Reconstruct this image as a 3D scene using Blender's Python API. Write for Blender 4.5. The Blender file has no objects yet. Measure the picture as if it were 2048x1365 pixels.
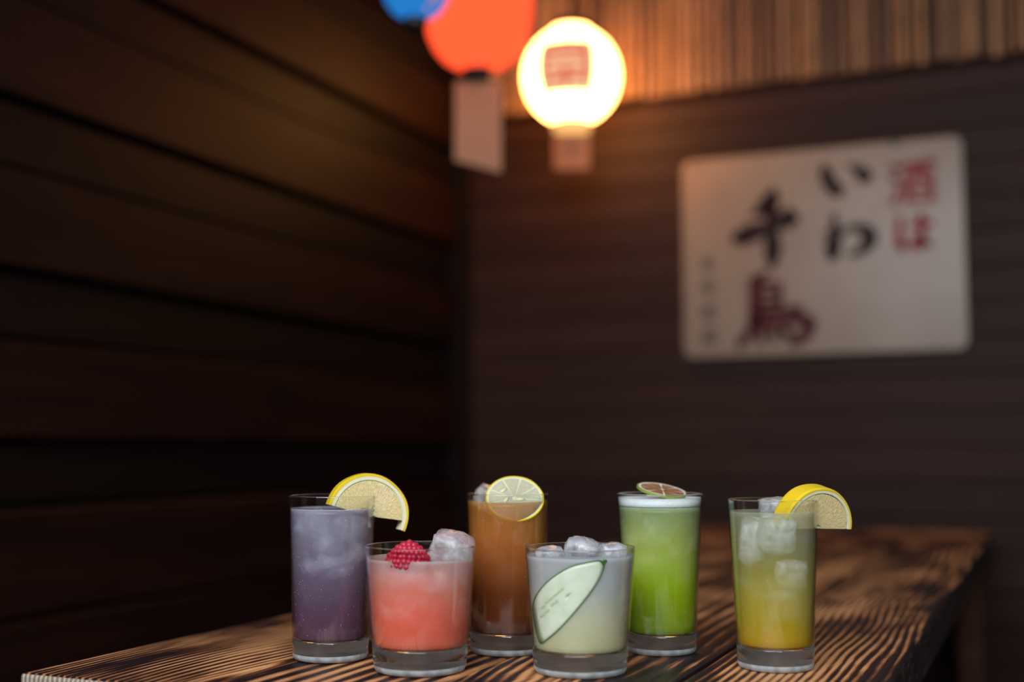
import bpy, bmesh, math, random
from mathutils import Vector, Matrix, noise as mnoise

# ------------------------------------------------------------------ camera, world, light, exposure
SC = bpy.context.scene
COL = SC.collection
F_PX = 2427.0
PITCH = math.radians(5.06)
YAW = math.radians(23.73)
CAM_Z = 0.911
TABLE_Z = 0.74

cam = bpy.data.cameras.new('camera')
cam.sensor_fit = 'HORIZONTAL'
cam.sensor_width = 36.0
cam.lens = F_PX / 2048 * 36
cam.clip_start = 0.02
cam.dof.use_dof = True
cam.dof.focus_distance = 0.965
cam.dof.aperture_fstop = 2.0
co = bpy.data.objects.new('camera', cam)
COL.objects.link(co)
co.location = (0, 0, CAM_Z)
co.rotation_euler = (math.pi / 2 + PITCH, 0, YAW)
SC.camera = co

world = bpy.data.worlds.new('world')
SC.world = world
world.use_nodes = True
bg = world.node_tree.nodes['Background']
bg.inputs['Color'].default_value = (0.62, 0.72, 1.0, 1)
bg.inputs['Strength'].default_value = 0.10

def area(name, loc, target, sx, sy, watts, col):
    l = bpy.data.lights.new(name, 'AREA')
    l.shape = 'RECTANGLE'
    l.size, l.size_y, l.energy, l.color = sx, sy, watts, col
    o = bpy.data.objects.new(name, l)
    COL.objects.link(o)
    o.location = loc
    o.rotation_euler = (Vector(target) - Vector(loc)).to_track_quat('-Z', 'Y').to_euler()
    return o

# daylight falling in through the open front of the patio, behind and above the camera
area('daylight_opening', (-0.12, -0.60, 1.84), (-0.38, 1.0, 0.85), 1.7, 0.9, 56, (0.90, 0.95, 1.0))

SC.view_settings.view_transform = 'Standard'
SC.view_settings.look = 'None'
SC.view_settings.gamma = 1.0
SC.view_settings.use_curve_mapping = False
SC.view_settings.exposure = 0.0
SC.cycles.max_bounces = 16
SC.cycles.transparent_max_bounces = 32
SC.cycles.transmission_bounces = 14
SC.cycles.glossy_bounces = 6
SC.cycles.sample_clamp_indirect = 4.0
SC.cycles.blur_glossy = 0.5

# ------------------------------------------------------------------ helpers
class NT:
    """small node-tree writer"""
    def __init__(self, name):
        self.m = bpy.data.materials.new(name)
        self.m.use_nodes = True
        self.t = self.m.node_tree
        self.t.nodes.clear()
        self.out = self.t.nodes.new('ShaderNodeOutputMaterial')
    def n(self, kind, **kw):
        nd = self.t.nodes.new('ShaderNode' + kind)
        for k, v in kw.items():
            if k in nd.inputs.keys():
                self.put(nd.inputs[k], v)
            else:
                setattr(nd, k, v)
        return nd
    def put(self, sock, v):
        if isinstance(v, bpy.types.NodeSocket):
            self.t.links.new(v, sock)
        elif isinstance(v, bpy.types.Node):
            self.t.links.new(v.outputs[0], sock)
        else:
            if isinstance(v, (tuple, list)) and len(v) == 3 and sock.type == 'RGBA':
                v = (*v, 1)
            sock.default_value = v
    def math(self, op, a, b=0.0, c=0.0, clamp=False):
        nd = self.t.nodes.new('ShaderNodeMath')
        nd.operation = op
        nd.use_clamp = clamp
        for i, v in enumerate((a, b, c)):
            self.put(nd.inputs[i], v)
        return nd.outputs[0]
    def vmath(self, op, a, b):
        nd = self.t.nodes.new('ShaderNodeVectorMath')
        nd.operation = op
        self.put(nd.inputs[0], a)
        self.put(nd.inputs[1], b)
        return nd.outputs[0]
    def noise(self, vec, scale, detail=3.0, rough=0.5, dist=0.0):
        return self.n('TexNoise', Vector=vec, Scale=scale, Detail=detail, Roughness=rough, Distortion=dist).outputs[0]
    def ramp(self, fac, stops, interp='LINEAR'):
        nd = self.t.nodes.new('ShaderNodeValToRGB')
        cr = nd.color_ramp
        cr.interpolation = interp
        while len(cr.elements) < len(stops):
            cr.elements.new(0.5)
        for e, (p, c) in zip(cr.elements, stops):
            e.position = p
            e.color = (*c, 1) if len(c) == 3 else c
        self.put(nd.inputs[0], fac)
        return nd.outputs[0]
    def val(self, fac, stops):
        return self.ramp(fac, [(p, (v, v, v)) for p, v in stops])
    def mix(self, fac, a, b, blend='MIX'):
        nd = self.t.nodes.new('ShaderNodeMix')
        nd.data_type = 'RGBA'
        nd.blend_type = blend
        self.put(nd.inputs[0], fac)
        self.put(nd.inputs[6], a)
        self.put(nd.inputs[7], b)
        return nd.outputs[2]
    def mixsh(self, fac, a, b):
        nd = self.t.nodes.new('ShaderNodeMixShader')
        self.put(nd.inputs[0], fac)
        self.put(nd.inputs[1], a)
        self.put(nd.inputs[2], b)
        return nd.outputs[0]
    def bump(self, h, strength=0.3, dist=0.001):
        return self.n('Bump', Height=h, Strength=strength, Distance=dist).outputs[0]
    def surf(self, s):
        self.put(self.out.inputs[0], s)
        return self.m
    def bsdf(self, **kw):
        nd = self.t.nodes.new('ShaderNodeBsdfPrincipled')
        for k, v in kw.items():
            self.put(nd.inputs[k.replace('_', ' ')], v)
        return nd.outputs[0]

def simple(name, col, rough=0.5, **kw):
    n = NT(name)
    return n.surf(n.bsdf(Base_Color=col, Roughness=rough, **kw))

def mesh(name, verts, faces, smooth=False):
    me = bpy.data.meshes.new(name)
    me.from_pydata([tuple(v) for v in verts], [], faces)
    me.validate()
    bm = bmesh.new()
    bm.from_mesh(me)
    bmesh.ops.recalc_face_normals(bm, faces=bm.faces)
    bm.to_mesh(me)
    bm.free()
    if smooth:
        me.polygons.foreach_set('use_smooth', [True] * len(me.polygons))
    me.update()
    return me

def ob(name, me, mat=None, parent=None, loc=(0, 0, 0), rot=(0, 0, 0)):
    o = bpy.data.objects.new(name, me)
    COL.objects.link(o)
    if mat is not None and me is not None and not me.materials:
        me.materials.append(mat)
    o.parent = parent
    o.location = loc
    o.rotation_euler = rot
    return o

def thing(name, label, cat, loc=(0, 0, 0), rot=(0, 0, 0), group=None):
    o = bpy.data.objects.new(name, None)
    o.empty_display_size = 0.02
    COL.objects.link(o)
    o.location = loc
    o.rotation_euler = rot
    o['label'], o['category'] = label, cat
    if group:
        o['group'] = group
    return o

def tag(o, label, cat, group=None):
    o['label'], o['category'] = label, cat
    if group:
        o['group'] = group
    return o

def box_mesh(name, sx, sy, sz, bevel=0.0, seg=1, smooth=False):
    """box centred on its origin, bevelled edges"""
    bm = bmesh.new()
    bmesh.ops.create_cube(bm, size=1)
    bmesh.ops.scale(bm, vec=(sx, sy, sz), verts=bm.verts)
    if bevel:
        bmesh.ops.bevel(bm, geom=list(bm.edges), offset=bevel, segments=seg, affect='EDGES', profile=0.5)
    me = bpy.data.meshes.new(name)
    bm.to_mesh(me)
    bm.free()
    if smooth:
        me.polygons.foreach_set('use_smooth', [True] * len(me.polygons))
    return me

def lathe_mesh(name, prof, n=64, smooth=True, closed=False):
    """revolve (r, z) points round Z; a point with r == 0 closes the end"""
    v, f, rings = [], [], []
    for r, z in prof:
        if r <= 1e-9:
            rings.append([len(v)])
            v.append((0, 0, z))
        else:
            rings.append(list(range(len(v), len(v) + n)))
            v += [(r * math.cos(2 * math.pi * k / n), r * math.sin(2 * math.pi * k / n), z) for k in range(n)]
    pairs = list(zip(rings, rings[1:])) + ([(rings[-1], rings[0])] if closed else [])
    for a, b in pairs:
        for k in range(n):
            k2 = (k + 1) % n
            if len(a) == 1 and len(b) == 1:
                continue
            if len(a) == 1:
                f.append((a[0], b[k], b[k2]))
            elif len(b) == 1:
                f.append((a[k], a[k2], b[0]))
            else:
                f.append((a[k], a[k2], b[k2], b[k]))
    return mesh(name, v, f, smooth)

def tube_mesh(name, pts, r, n=8):
    v, f = [], []
    for i, p in enumerate(pts):
        a = Vector(pts[max(i - 1, 0)])
        b = Vector(pts[min(i + 1, len(pts) - 1)])
        d = (b - a).normalized()
        u = d.orthogonal().normalized()
        w = d.cross(u)
        for k in range(n):
            t = 2 * math.pi * k / n
            v.append(Vector(p) + (u * math.cos(t) + w * math.sin(t)) * r)
    for i in range(len(pts) - 1):
        for k in range(n):
            k2 = (k + 1) % n
            f.append((i * n + k, i * n + k2, (i + 1) * n + k2, (i + 1) * n + k))
    f.append(tuple(range(n)))
    f.append(tuple(range((len(pts) - 1) * n, len(pts) * n)))
    return mesh(name, v, f, True)

def catmull(pts, m=6):
    """smooth a polyline of (x, y, width)"""
    if len(pts) < 3:
        a, b = pts[0], pts[-1]
        return [tuple(a[i] + (b[i] - a[i]) * t / m for i in range(3)) for t in range(m + 1)]
    out = []
    for i in range(len(pts) - 1):
        p0, p1, p2, p3 = pts[max(i - 1, 0)], pts[i], pts[i + 1], pts[min(i + 2, len(pts) - 1)]
        for s in range(m):
            t = s / m
            out.append(tuple(0.5 * (2 * p1[k] + (p2[k] - p0[k]) * t + (2 * p0[k] - 5 * p1[k] + 4 * p2[k] - p3[k]) * t * t
                                    + (3 * p1[k] - p0[k] - 3 * p2[k] + p3[k]) * t ** 3) for k in range(3)))
    out.append(pts[-1])
    return out

def brush_mesh(name, strokes, place, lift=0.0):
    """brush strokes: lists of (x, y, half width) in a unit box with y down; place(x, y, h) gives the point in space"""
    v, f = [], []
    for si, st in enumerate(strokes):
        sharp = st[0] == 'L'
        pts = st[1:] if sharp else catmull(st)
        base = len(v)
        h = lift + 0.00012 * si
        for i, (x, y, w) in enumerate(pts):
            a, b = pts[max(i - 1, 0)], pts[min(i + 1, len(pts) - 1)]
            dx, dy = b[0] - a[0], b[1] - a[1]
            L = math.hypot(dx, dy) or 1
            nx, ny = -dy / L * w, dx / L * w
            v.append(place(x + nx, y + ny, h))
            v.append(place(x - nx, y - ny, h))
        for i in range(len(pts) - 1):
            f.append((base + 2 * i, base + 2 * i + 1, base + 2 * i + 3, base + 2 * i + 2))
        for (x, y, w) in (pts[0], pts[-1]):                       # round ends
            c = len(v)
            v.append(place(x, y, h))
            for k in range(10):
                t = 2 * math.pi * k / 10
                v.append(place(x + w * math.cos(t), y + w * math.sin(t), h))
            for k in range(10):
                f.append((c, c + 1 + k, c + 1 + (k + 1) % 10))
    me = bpy.data.meshes.new(name)
    me.from_pydata([tuple(p) for p in v], [], f)
    me.update()
    return me

# ------------------------------------------------------------------ materials: wood
def burnt_pine():
    """brushed, flame-charred pine: dark late wood proud of pale early wood"""
    n = NT('burnt_pine')
    tc = n.n('TexCoord').outputs['Object']
    rnd = n.n('ObjectInfo').outputs['Random']
    sep = n.n('SeparateXYZ', Vector=tc)
    x, y, z = sep.outputs[0], sep.outputs[1], sep.outputs[2]
    off = n.math('MULTIPLY', rnd, 37.0)
    xo = n.math('ADD', n.math('ADD', x, n.math('MULTIPLY', z, 0.8)), off)
    low = n.n('CombineXYZ', X=xo, Y=n.math('MULTIPLY', y, 0.22), Z=off)
    warp = n.noise(low, 6.5, 2.0, 0.45)
    kn = n.n('TexVoronoi', Vector=n.n('CombineXYZ', X=xo, Y=n.math('ADD', n.math('MULTIPLY', y, 0.55), off), Z=0.0), Scale=2.6, Randomness=1.0)
    kd = kn.outputs['Distance']
    knot = n.val(kd, [(0.0, 1.0), (0.10, 0.72), (0.30, 0.0)])
    g = n.math('ADD', xo, n.math('MULTIPLY', n.math('SUBTRACT', warp, 0.5), 0.075))
    g = n.math('ADD', g, n.math('MULTIPLY', knot, 0.030))
    # stripe density drifts across the board: wide bands in places, fine lines elsewhere
    fine = n.noise(n.n('CombineXYZ', X=xo, Y=n.math('MULTIPLY', y, 0.1), Z=3.0), 5.0, 0.0)
    s1 = n.math('MULTIPLY_ADD', n.math('SINE', n.math('MULTIPLY', g, 2 * math.pi / 0.0165)), 0.5, 0.5)
    s2 = n.math('MULTIPLY_ADD', n.math('SINE', n.math('MULTIPLY', g, 2 * math.pi / 0.0074)), 0.5, 0.5)
    sel = n.val(fine, [(0.44, 0.0), (0.54, 1.0)])
    s = n.math('ADD', n.math('MULTIPLY', s1, n.math('SUBTRACT', 1.0, sel)), n.math('MULTIPLY', s2, sel))
    fib = n.noise(n.n('CombineXYZ', X=n.math('MULTIPLY', xo, 26.0), Y=n.math('MULTIPLY', y, 1.3), Z=1.0), 14.0, 3.0, 0.6)
    s = n.math('ADD', s, n.math('MULTIPLY', n.math('SUBTRACT', fib, 0.5), 1.25))
    char = n.noise(n.n('CombineXYZ', X=n.math('MULTIPLY', xo, 1.7), Y=n.math('MULTIPLY', y, 0.55), Z=8.0), 7.0, 3.0, 0.55)
    s = n.math('SUBTRACT', s, n.math('MULTIPLY', n.math('SUBTRACT', char, 0.455), 4.0))
    col = n.ramp(s, [(0.0, (0.013, 0.008, 0.010)), (0.24, (0.030, 0.015, 0.013)), (0.45, (0.19, 0.066, 0.025)), (0.70, (0.42, 0.17, 0.064)), (1.0, (0.62, 0.31, 0.135))])
    col = n.mix(n.val(kd, [(0.0, 1.0), (0.07, 0.9), (0.13, 0.0)]), col, (0.05, 0.02, 0.013))
    hgt = n.math('ADD', n.math('MULTIPLY', s, -0.6), n.math('MULTIPLY', fib, 0.5))
    nb = n.bump(hgt, 0.75, 0.0016)
    return n.surf(n.bsdf(Base_Color=col, Roughness=n.val(s, [(0.1, 0.42), (0.8, 0.56)]), Normal=nb, Specular_IOR_Level=0.22))

def dark_boards(name, ca, cb, axis='X', knots=True):
    n = NT(name)
    tc = n.n('TexCoord').outputs['Object']
    rnd = n.n('ObjectInfo').outputs['Random']
    sep = n.n('SeparateXYZ', Vector=tc)
    along = sep.outputs[0 if axis == 'X' else 1]
    acr = sep.outputs[2]
    off = n.math('MULTIPLY', rnd, 41.0)
    v = n.n('CombineXYZ', X=n.math('ADD', n.math('MULTIPLY', along, 0.35), off), Y=n.math('MULTIPLY', acr, 4.0), Z=off)
    a = n.noise(v, 5.0, 4.0, 0.6)
    fib = n.noise(n.n('CombineXYZ', X=n.math('MULTIPLY', along, 0.6), Y=n.math('MULTIPLY', acr, 38.0), Z=off), 9.0, 3.0, 0.6)
    fac = n.math('ADD', n.math('MULTIPLY', a, 0.6), n.math('MULTIPLY', fib, 0.4))
    fac = n.math('ADD', fac, n.math('MULTIPLY', n.math('SUBTRACT', rnd, 0.5), 0.16))
    col = n.ramp(fac, [(0.33, ca), (0.66, cb)])
    if knots:
        kn = n.n('TexVoronoi', Vector=n.n('CombineXYZ', X=n.math('ADD', along, off), Y=n.math('MULTIPLY', acr, 1.6), Z=off), Scale=3.0)
        col = n.mix(n.val(kn.outputs['Distance'], [(0.05, 0.85), (0.17, 0.0)]), col, (0.005, 0.003, 0.003))
    return n.surf(n.bsdf(Base_Color=col, Roughness=0.55, Normal=n.bump(fib, 0.35, 0.001), Specular_IOR_Level=0.14))

M_TABLE = burnt_pine()
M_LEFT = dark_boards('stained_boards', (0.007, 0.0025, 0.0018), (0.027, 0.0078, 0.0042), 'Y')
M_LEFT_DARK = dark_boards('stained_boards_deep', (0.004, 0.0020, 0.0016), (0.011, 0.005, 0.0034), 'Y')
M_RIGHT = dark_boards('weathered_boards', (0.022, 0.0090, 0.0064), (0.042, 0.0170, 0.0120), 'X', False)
M_BACKING = simple('shadow_gap', (0.006, 0.004, 0.004), 0.9)
M_POST = simple('post_paint', (0.008, 0.005, 0.004), 0.9, Specular_IOR_Level=0.1)
M_LEG = dark_boards('stained_legs', (0.05, 0.02, 0.011), (0.12, 0.045, 0.022), 'X', False)

# ------------------------------------------------------------------ setting
WALL_Y, WALL_X = 2.75, -1.3455
rng = random.Random(4)

def struct(name, me, mat, loc):
    o = ob(name, me, mat, None, loc)
    o['kind'] = 'structure'
    return o

def floor_mat():
    n = NT('dark_concrete')
    tc = n.n('TexCoord').outputs['Object']
    a = n.noise(tc, 6.0, 5.0, 0.6)
    return n.surf(n.bsdf(Base_Color=n.ramp(a, [(0.3, (0.016, 0.014, 0.013)), (0.7, (0.04, 0.036, 0.033))]), Roughness=0.8, Normal=n.bump(a, 0.2, 0.003)))

struct('floor', box_mesh('floor', 6.0, 7.5, 0.06), floor_mat(), (0.9, -0.4, -0.03))

# left wall: broad boards standing proud, narrow dark boards set back between them
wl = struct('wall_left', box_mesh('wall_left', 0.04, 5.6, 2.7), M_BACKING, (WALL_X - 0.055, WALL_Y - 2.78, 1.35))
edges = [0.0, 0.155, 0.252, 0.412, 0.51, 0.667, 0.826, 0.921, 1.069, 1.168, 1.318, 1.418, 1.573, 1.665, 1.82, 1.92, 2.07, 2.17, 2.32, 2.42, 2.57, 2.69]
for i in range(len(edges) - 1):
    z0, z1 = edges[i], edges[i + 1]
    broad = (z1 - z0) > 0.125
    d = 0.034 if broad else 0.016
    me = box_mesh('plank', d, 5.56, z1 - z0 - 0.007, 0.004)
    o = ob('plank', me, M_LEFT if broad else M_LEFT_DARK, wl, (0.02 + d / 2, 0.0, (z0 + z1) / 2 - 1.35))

# back wall: narrower boards
wr = struct('wall_back', box_mesh('wall_back', 4.9, 0.04, 2.7), M_BACKING, (WALL_X + 2.45, WALL_Y + 0.045, 1.35))
zb = 0.0
hts = [0.0765] * 36
for h in hts:
    if zb + h > 2.7:
        break
    d = 0.022 + rng.uniform(-0.0012, 0.0012)
    ob('plank', box_mesh('plank', 4.88, d, h - 0.002, 0.0015), M_RIGHT, wr, (0, -0.02 - d / 2, zb + h / 2 - 1.35))
    zb += h
struct('trim_1', box_mesh('trim_1', 0.05, 0.03, 2.7, 0.003), M_POST, (WALL_X + 0.002, WALL_Y - 0.025, 1.35))

# ------------------------------------------------------------------ bamboo screen along the top of the back wall
def bamboo_mat():
    n = NT('split_bamboo')
    tc = n.n('TexCoord').outputs['Object']
    rnd = n.n('ObjectInfo').outputs['Random']
    sep = n.n('SeparateXYZ', Vector=tc)
    st = n.noise(n.n('CombineXYZ', X=n.math('MULTIPLY', sep.outputs[0], 12.0), Y=n.math('MULTIPLY', rnd, 30.0), Z=n.math('MULTIPLY', sep.outputs[2], 0.8)), 18.0, 3.0)
    base = n.ramp(rnd, [(0.0, (0.07, 0.032, 0.016)), (0.25, (0.20, 0.092, 0.044)), (0.55, (0.42, 0.205, 0.090)), (0.8, (0.30, 0.140, 0.064)), (1.0, (0.54, 0.28, 0.125))])
    col = n.mix(n.val(st, [(0.35, 0.6), (0.65, 0.0)]), base, (0.05, 0.026, 0.016))
    return n.surf(n.bsdf(Base_Color=col, Roughness=0.42, Normal=n.bump(st, 0.25, 0.0008)))
M_BAMBOO = bamboo_mat()
SX0, SX1, SZ0, SZ1 = -1.31, 0.75, 1.741, 2.42
scr = thing('bamboo_screen', 'screen of upright split bamboo slats fixed along the top of the back wall', 'screen', ((SX0 + SX1) / 2, WALL_Y - 0.04, SZ0))
xs = SX0
def slat_mesh(w, h):
    v, f = [], []
    prof = [(-0.5, 0.0), (-0.42, -0.006), (-0.2, -0.0095), (0.0, -0.0105), (0.2, -0.0095), (0.42, -0.006), (0.5, 0.0)]
    zz = [0, h * 0.31, h * 0.325, h * 0.34, h * 0.72, h * 0.735, h * 0.75, h]
    for j, z in enumerate(zz):
        k = 1.14 if j in (2, 5) else 1.0
        for px, py in prof:
            v.append((px * w, py * k, z))
    m = len(prof)
    for j in range(len(zz) - 1):
        for i in range(m - 1):
            f.append((j * m + i, j * m + i + 1, (j + 1) * m + i + 1, (j + 1) * m + i))
        f.append((j * m + m - 1, j * m, (j + 1) * m, (j + 1) * m + m - 1))
    f.append(tuple(range(m)))
    f.append(tuple(range((len(zz) - 1) * m, len(zz) * m)))
    return mesh('slat', v, f)
slat_meshes = [slat_mesh(w, SZ1 - SZ0 - 0.004) for w in (0.016, 0.019, 0.022, 0.0255)]
slat_w = (0.016, 0.019, 0.022, 0.0255)
while xs < SX1:
    k = rng.randrange(4)
    w = slat_w[k] + rng.choice((0.0015, 0.002, 0.004))
    ob('slat', slat_meshes[k], M_BAMBOO, scr, (xs + w / 2 - scr.location.x, rng.uniform(-0.004, 0.002), rng.uniform(-0.004, 0.004)))
    xs += w
for z in (0.10, 0.46):
    ob('rail', box_mesh('rail', SX1 - SX0, 0.014, 0.03, 0.002), M_POST, scr, (0, 0.010, z))

# ------------------------------------------------------------------ table
TX = [-0.728, -0.57, -0.412, -0.2545, -0.110]
TY0, TY1, TTH = 0.716, 2.665, 0.042
table = thing('plank_table', 'long burnt pine plank table with brushed grain, holding the six drinks', 'table', ((TX[0] + TX[-1]) / 2, (TY0 + TY1) / 2, 0))
M_END = NT('end_grain')
_tc = M_END.n('TexCoord').outputs['Object']
_w = M_END.n('TexWave', Vector=_tc, Scale=70.0, Distortion=3.0, Detail=2.0)
M_END = M_END.surf(M_END.bsdf(Base_Color=M_END.ramp(_w.outputs[0], [(0.2, (0.17, 0.13, 0.095)), (0.8, (0.42, 0.35, 0.27))]), Roughness=0.8, Normal=M_END.bump(_w.outputs[0], 0.4, 0.001)))
M_EDGE = NT('charred_edge')
_tc = M_EDGE.n('TexCoord').outputs['Object']
_s = M_EDGE.n('SeparateXYZ', Vector=_tc)
_n = M_EDGE.noise(M_EDGE.n('CombineXYZ', X=0.0, Y=M_EDGE.math('MULTIPLY', _s.outputs[1], 1.0), Z=M_EDGE.math('MULTIPLY', _s.outputs[2], 5.0)), 22.0, 4.0, 0.6)
M_EDGE = M_EDGE.surf(M_EDGE.bsdf(Base_Color=M_EDGE.ramp(_n, [(0.45, (0.012, 0.008, 0.007)), (0.62, (0.05, 0.025, 0.014)), (0.7, (0.2, 0.11, 0.05))]), Roughness=0.6, Normal=M_EDGE.bump(_n, 0.6, 0.002)))
for i in range(4):
    w = TX[i + 1] - TX[i] - 0.0028
    L = TY1 - TY0
    me = box_mesh('plank', w, L, TTH, 0.0032, 2)
    for m in (M_TABLE, M_END, M_EDGE):
        me.materials.append(m)
    for p in me.polygons:
        if abs(p.normal.y) > 0.8:
            p.material_index = 1
        elif i == 3 and p.normal.x > 0.6:
            p.material_index = 2
    ob('plank', me, None, table, ((TX[i] + TX[i + 1]) / 2 - table.location.x, 0, TABLE_Z - TTH / 2 + (0, -0.0006, 0.0, 0)[i]))
hw = (TX[-1] - TX[0]) / 2
for s in (-1, 1):
    ob('apron', box_mesh('apron', 0.03, 1.6, 0.065, 0.003), M_LEG, table, (s * (hw - 0.06), 0.0, TABLE_Z - TTH - 0.0335))
    ob('crossbar', box_mesh('crossbar', 2 * hw - 0.16, 0.045, 0.05, 0.003), M_LEG, table, (0, s * 0.70, TABLE_Z - TTH - 0.026))
    for t in (-1, 1):
        ob('leg', box_mesh('leg', 0.045, 0.05, TABLE_Z - TTH - 0.001, 0.003), M_LEG, table, (s * (hw - 0.022 - 0.012), t * 0.02 + (0.0 if t < 0 else 0.76) - (0.74 if t < 0 else 0), (TABLE_Z - TTH) / 2))

# ------------------------------------------------------------------ drinks
def thin_glass():
    """thin clear glass wall: passes light straight through and mirrors by its Fresnel share"""
    n = NT('clear_glass_wall')
    tc = n.n('TexCoord').outputs['Object']
    nb = n.bump(n.noise(tc, 900.0, 2.0), 0.06, 0.0004)
    fac = n.n('LayerWeight', Blend=0.5, Normal=nb).outputs['Facing']
    fr = n.math('MULTIPLY_ADD', n.math('POWER', fac, 4.0), 0.85, 0.05)      # Fresnel share of one glass face
    gl = n.n('BsdfGlossy', Color=(1, 1, 1), Roughness=0.03, Normal=nb)
    tr = n.n('BsdfTransparent', Color=(0.965, 0.975, 0.97))
    return n.surf(n.mixsh(fr, tr.outputs[0], gl.outputs[0]))

def thick_glass():
    n = NT('thick_glass_base')
    g = n.n('BsdfGlass', Color=(0.96, 0.985, 0.98), Roughness=0.0, IOR=1.5)
    m = n.surf(g.outputs[0])
    n = NT('foot_glint_glass')  # pale scattering colour imitates the bright refracted crescent at the foot
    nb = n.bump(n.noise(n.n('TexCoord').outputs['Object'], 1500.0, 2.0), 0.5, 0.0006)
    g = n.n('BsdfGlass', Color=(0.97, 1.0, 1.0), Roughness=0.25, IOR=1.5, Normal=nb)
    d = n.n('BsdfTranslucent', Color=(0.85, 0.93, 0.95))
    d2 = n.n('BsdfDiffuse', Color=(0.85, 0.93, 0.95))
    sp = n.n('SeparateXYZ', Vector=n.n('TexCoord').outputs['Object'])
    glint_streak = n.noise(n.n('CombineXYZ', X=n.math('MULTIPLY', n.math('ARCTAN2', sp.outputs[1], sp.outputs[0]), 1.4), Y=0.0, Z=n.math('MULTIPLY', sp.outputs[2], 30.0)), 2.2, 2.0, 0.5)  # streaks of the painted glint round the ring
    return m, n.surf(n.mixsh(n.val(glint_streak, [(0.35, 0.42), (0.65, 0.80)]), g.outputs[0], n.mixsh(0.5, d.outputs[0], d2.outputs[0])))
M_WALL = thin_glass()
M_BASE, M_FOOT_GLINT = thick_glass()

def liquid_mat(name, stops, alpha, cloud=0.35, cloudcol=(0.75, 0.75, 0.78), cloud_lo=0.45, seed=0.0, sss=0.012):
    """cloudy drink: its own colour changes with height as it was layered; alpha is its murkiness"""
    n = NT(name)
    gen = n.n('TexCoord').outputs['Generated']
    obj = n.n('TexCoord').outputs['Object']
    h = n.n('SeparateXYZ', Vector=gen).outputs[2]
    sw = n.noise(n.vmath('ADD', obj, (seed, 0, 0)), 36.0, 2.0, 0.5, 0.2)
    hh = n.math('ADD', h, n.math('MULTIPLY', n.math('SUBTRACT', sw, 0.5), 0.16))
    col = n.ramp(hh, stops)
    c1 = n.noise(n.vmath('MULTIPLY', n.vmath('ADD', obj, (seed * 2, 1, 3)), (1.0, 1.0, 1.35)), 34.0, 3.0, 0.5, 0.35)
    cm = n.math('MULTIPLY', n.math('MULTIPLY', n.val(c1, [(0.48, 0.0), (0.70, 1.0)]), n.val(h, [(cloud_lo - 0.12, 0.0), (cloud_lo + 0.2, 1.0)])), cloud)
    col = n.mix(cm, col, cloudcol)
    a = n.val(hh, alpha)
    return n.surf(n.bsdf(Base_Color=col, Roughness=0.25, Alpha=n.math('ADD', a, n.math('MULTIPLY', cm, 0.3), clamp=True), Subsurface_Weight=1.0, Subsurface_Radius=(1.0, 0.8, 0.7), Subsurface_Scale=sss, Specular_IOR_Level=0.25))

def ice_mats():
    n = NT('ice_in_drink')
    tc = n.n('TexCoord').outputs['Object']
    a = n.noise(tc, 70.0, 4.0, 0.65, 0.8)
    nb = n.bump(a, 0.5, 0.003)
    body = n.bsdf(Base_Color=(0.86, 0.88, 0.92), Roughness=0.3, Normal=nb, Subsurface_Weight=1.0, Subsurface_Scale=0.008, Subsurface_Radius=(1, 1, 1))
    m1 = n.surf(n.mixsh(n.val(a, [(0.32, 0.10), (0.62, 0.85)]), n.n('BsdfTransparent').outputs[0], body))
    n = NT('clear_ice')
    tc = n.n('TexCoord').outputs['Object']
    a = n.noise(tc, 110.0, 4.0, 0.6, 0.6)
    nb = n.bump(a, 0.35, 0.003)
    g = n.n('BsdfGlass', Color=(0.96, 0.97, 0.99), Roughness=0.06, IOR=1.31, Normal=nb)
    body = n.bsdf(Base_Color=(0.86, 0.86, 0.9), Roughness=0.2, Normal=nb, Subsurface_Weight=1.0, Subsurface_Scale=0.006, Subsurface_Radius=(1, 1, 1))
    m2 = n.surf(n.mixsh(n.val(a, [(0.35, 0.10), (0.75, 0.45)]), g.outputs[0], body))
    return m1, m2
M_ICE_IN, M_ICE = ice_mats()
M_FOAM = NT('white_foam')
_f = M_FOAM.n('TexVoronoi', Vector=M_FOAM.n('TexCoord').outputs['Object'], Scale=900.0)
M_FOAM = M_FOAM.surf(M_FOAM.bsdf(Base_Color=M_FOAM.ramp(_f.outputs['Distance'], [(0.0, (0.55, 0.62, 0.60)), (0.35, (0.80, 0.86, 0.86))]), Roughness=0.45, Normal=M_FOAM.bump(_f.outputs['Distance'], 0.4, 0.0006), Subsurface_Weight=1.0, Subsurface_Scale=0.004, Subsurface_Radius=(1, 1, 1)))
M_BUBBLE = simple('bubbles', (0.85, 0.87, 0.92), 0.2)

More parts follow.
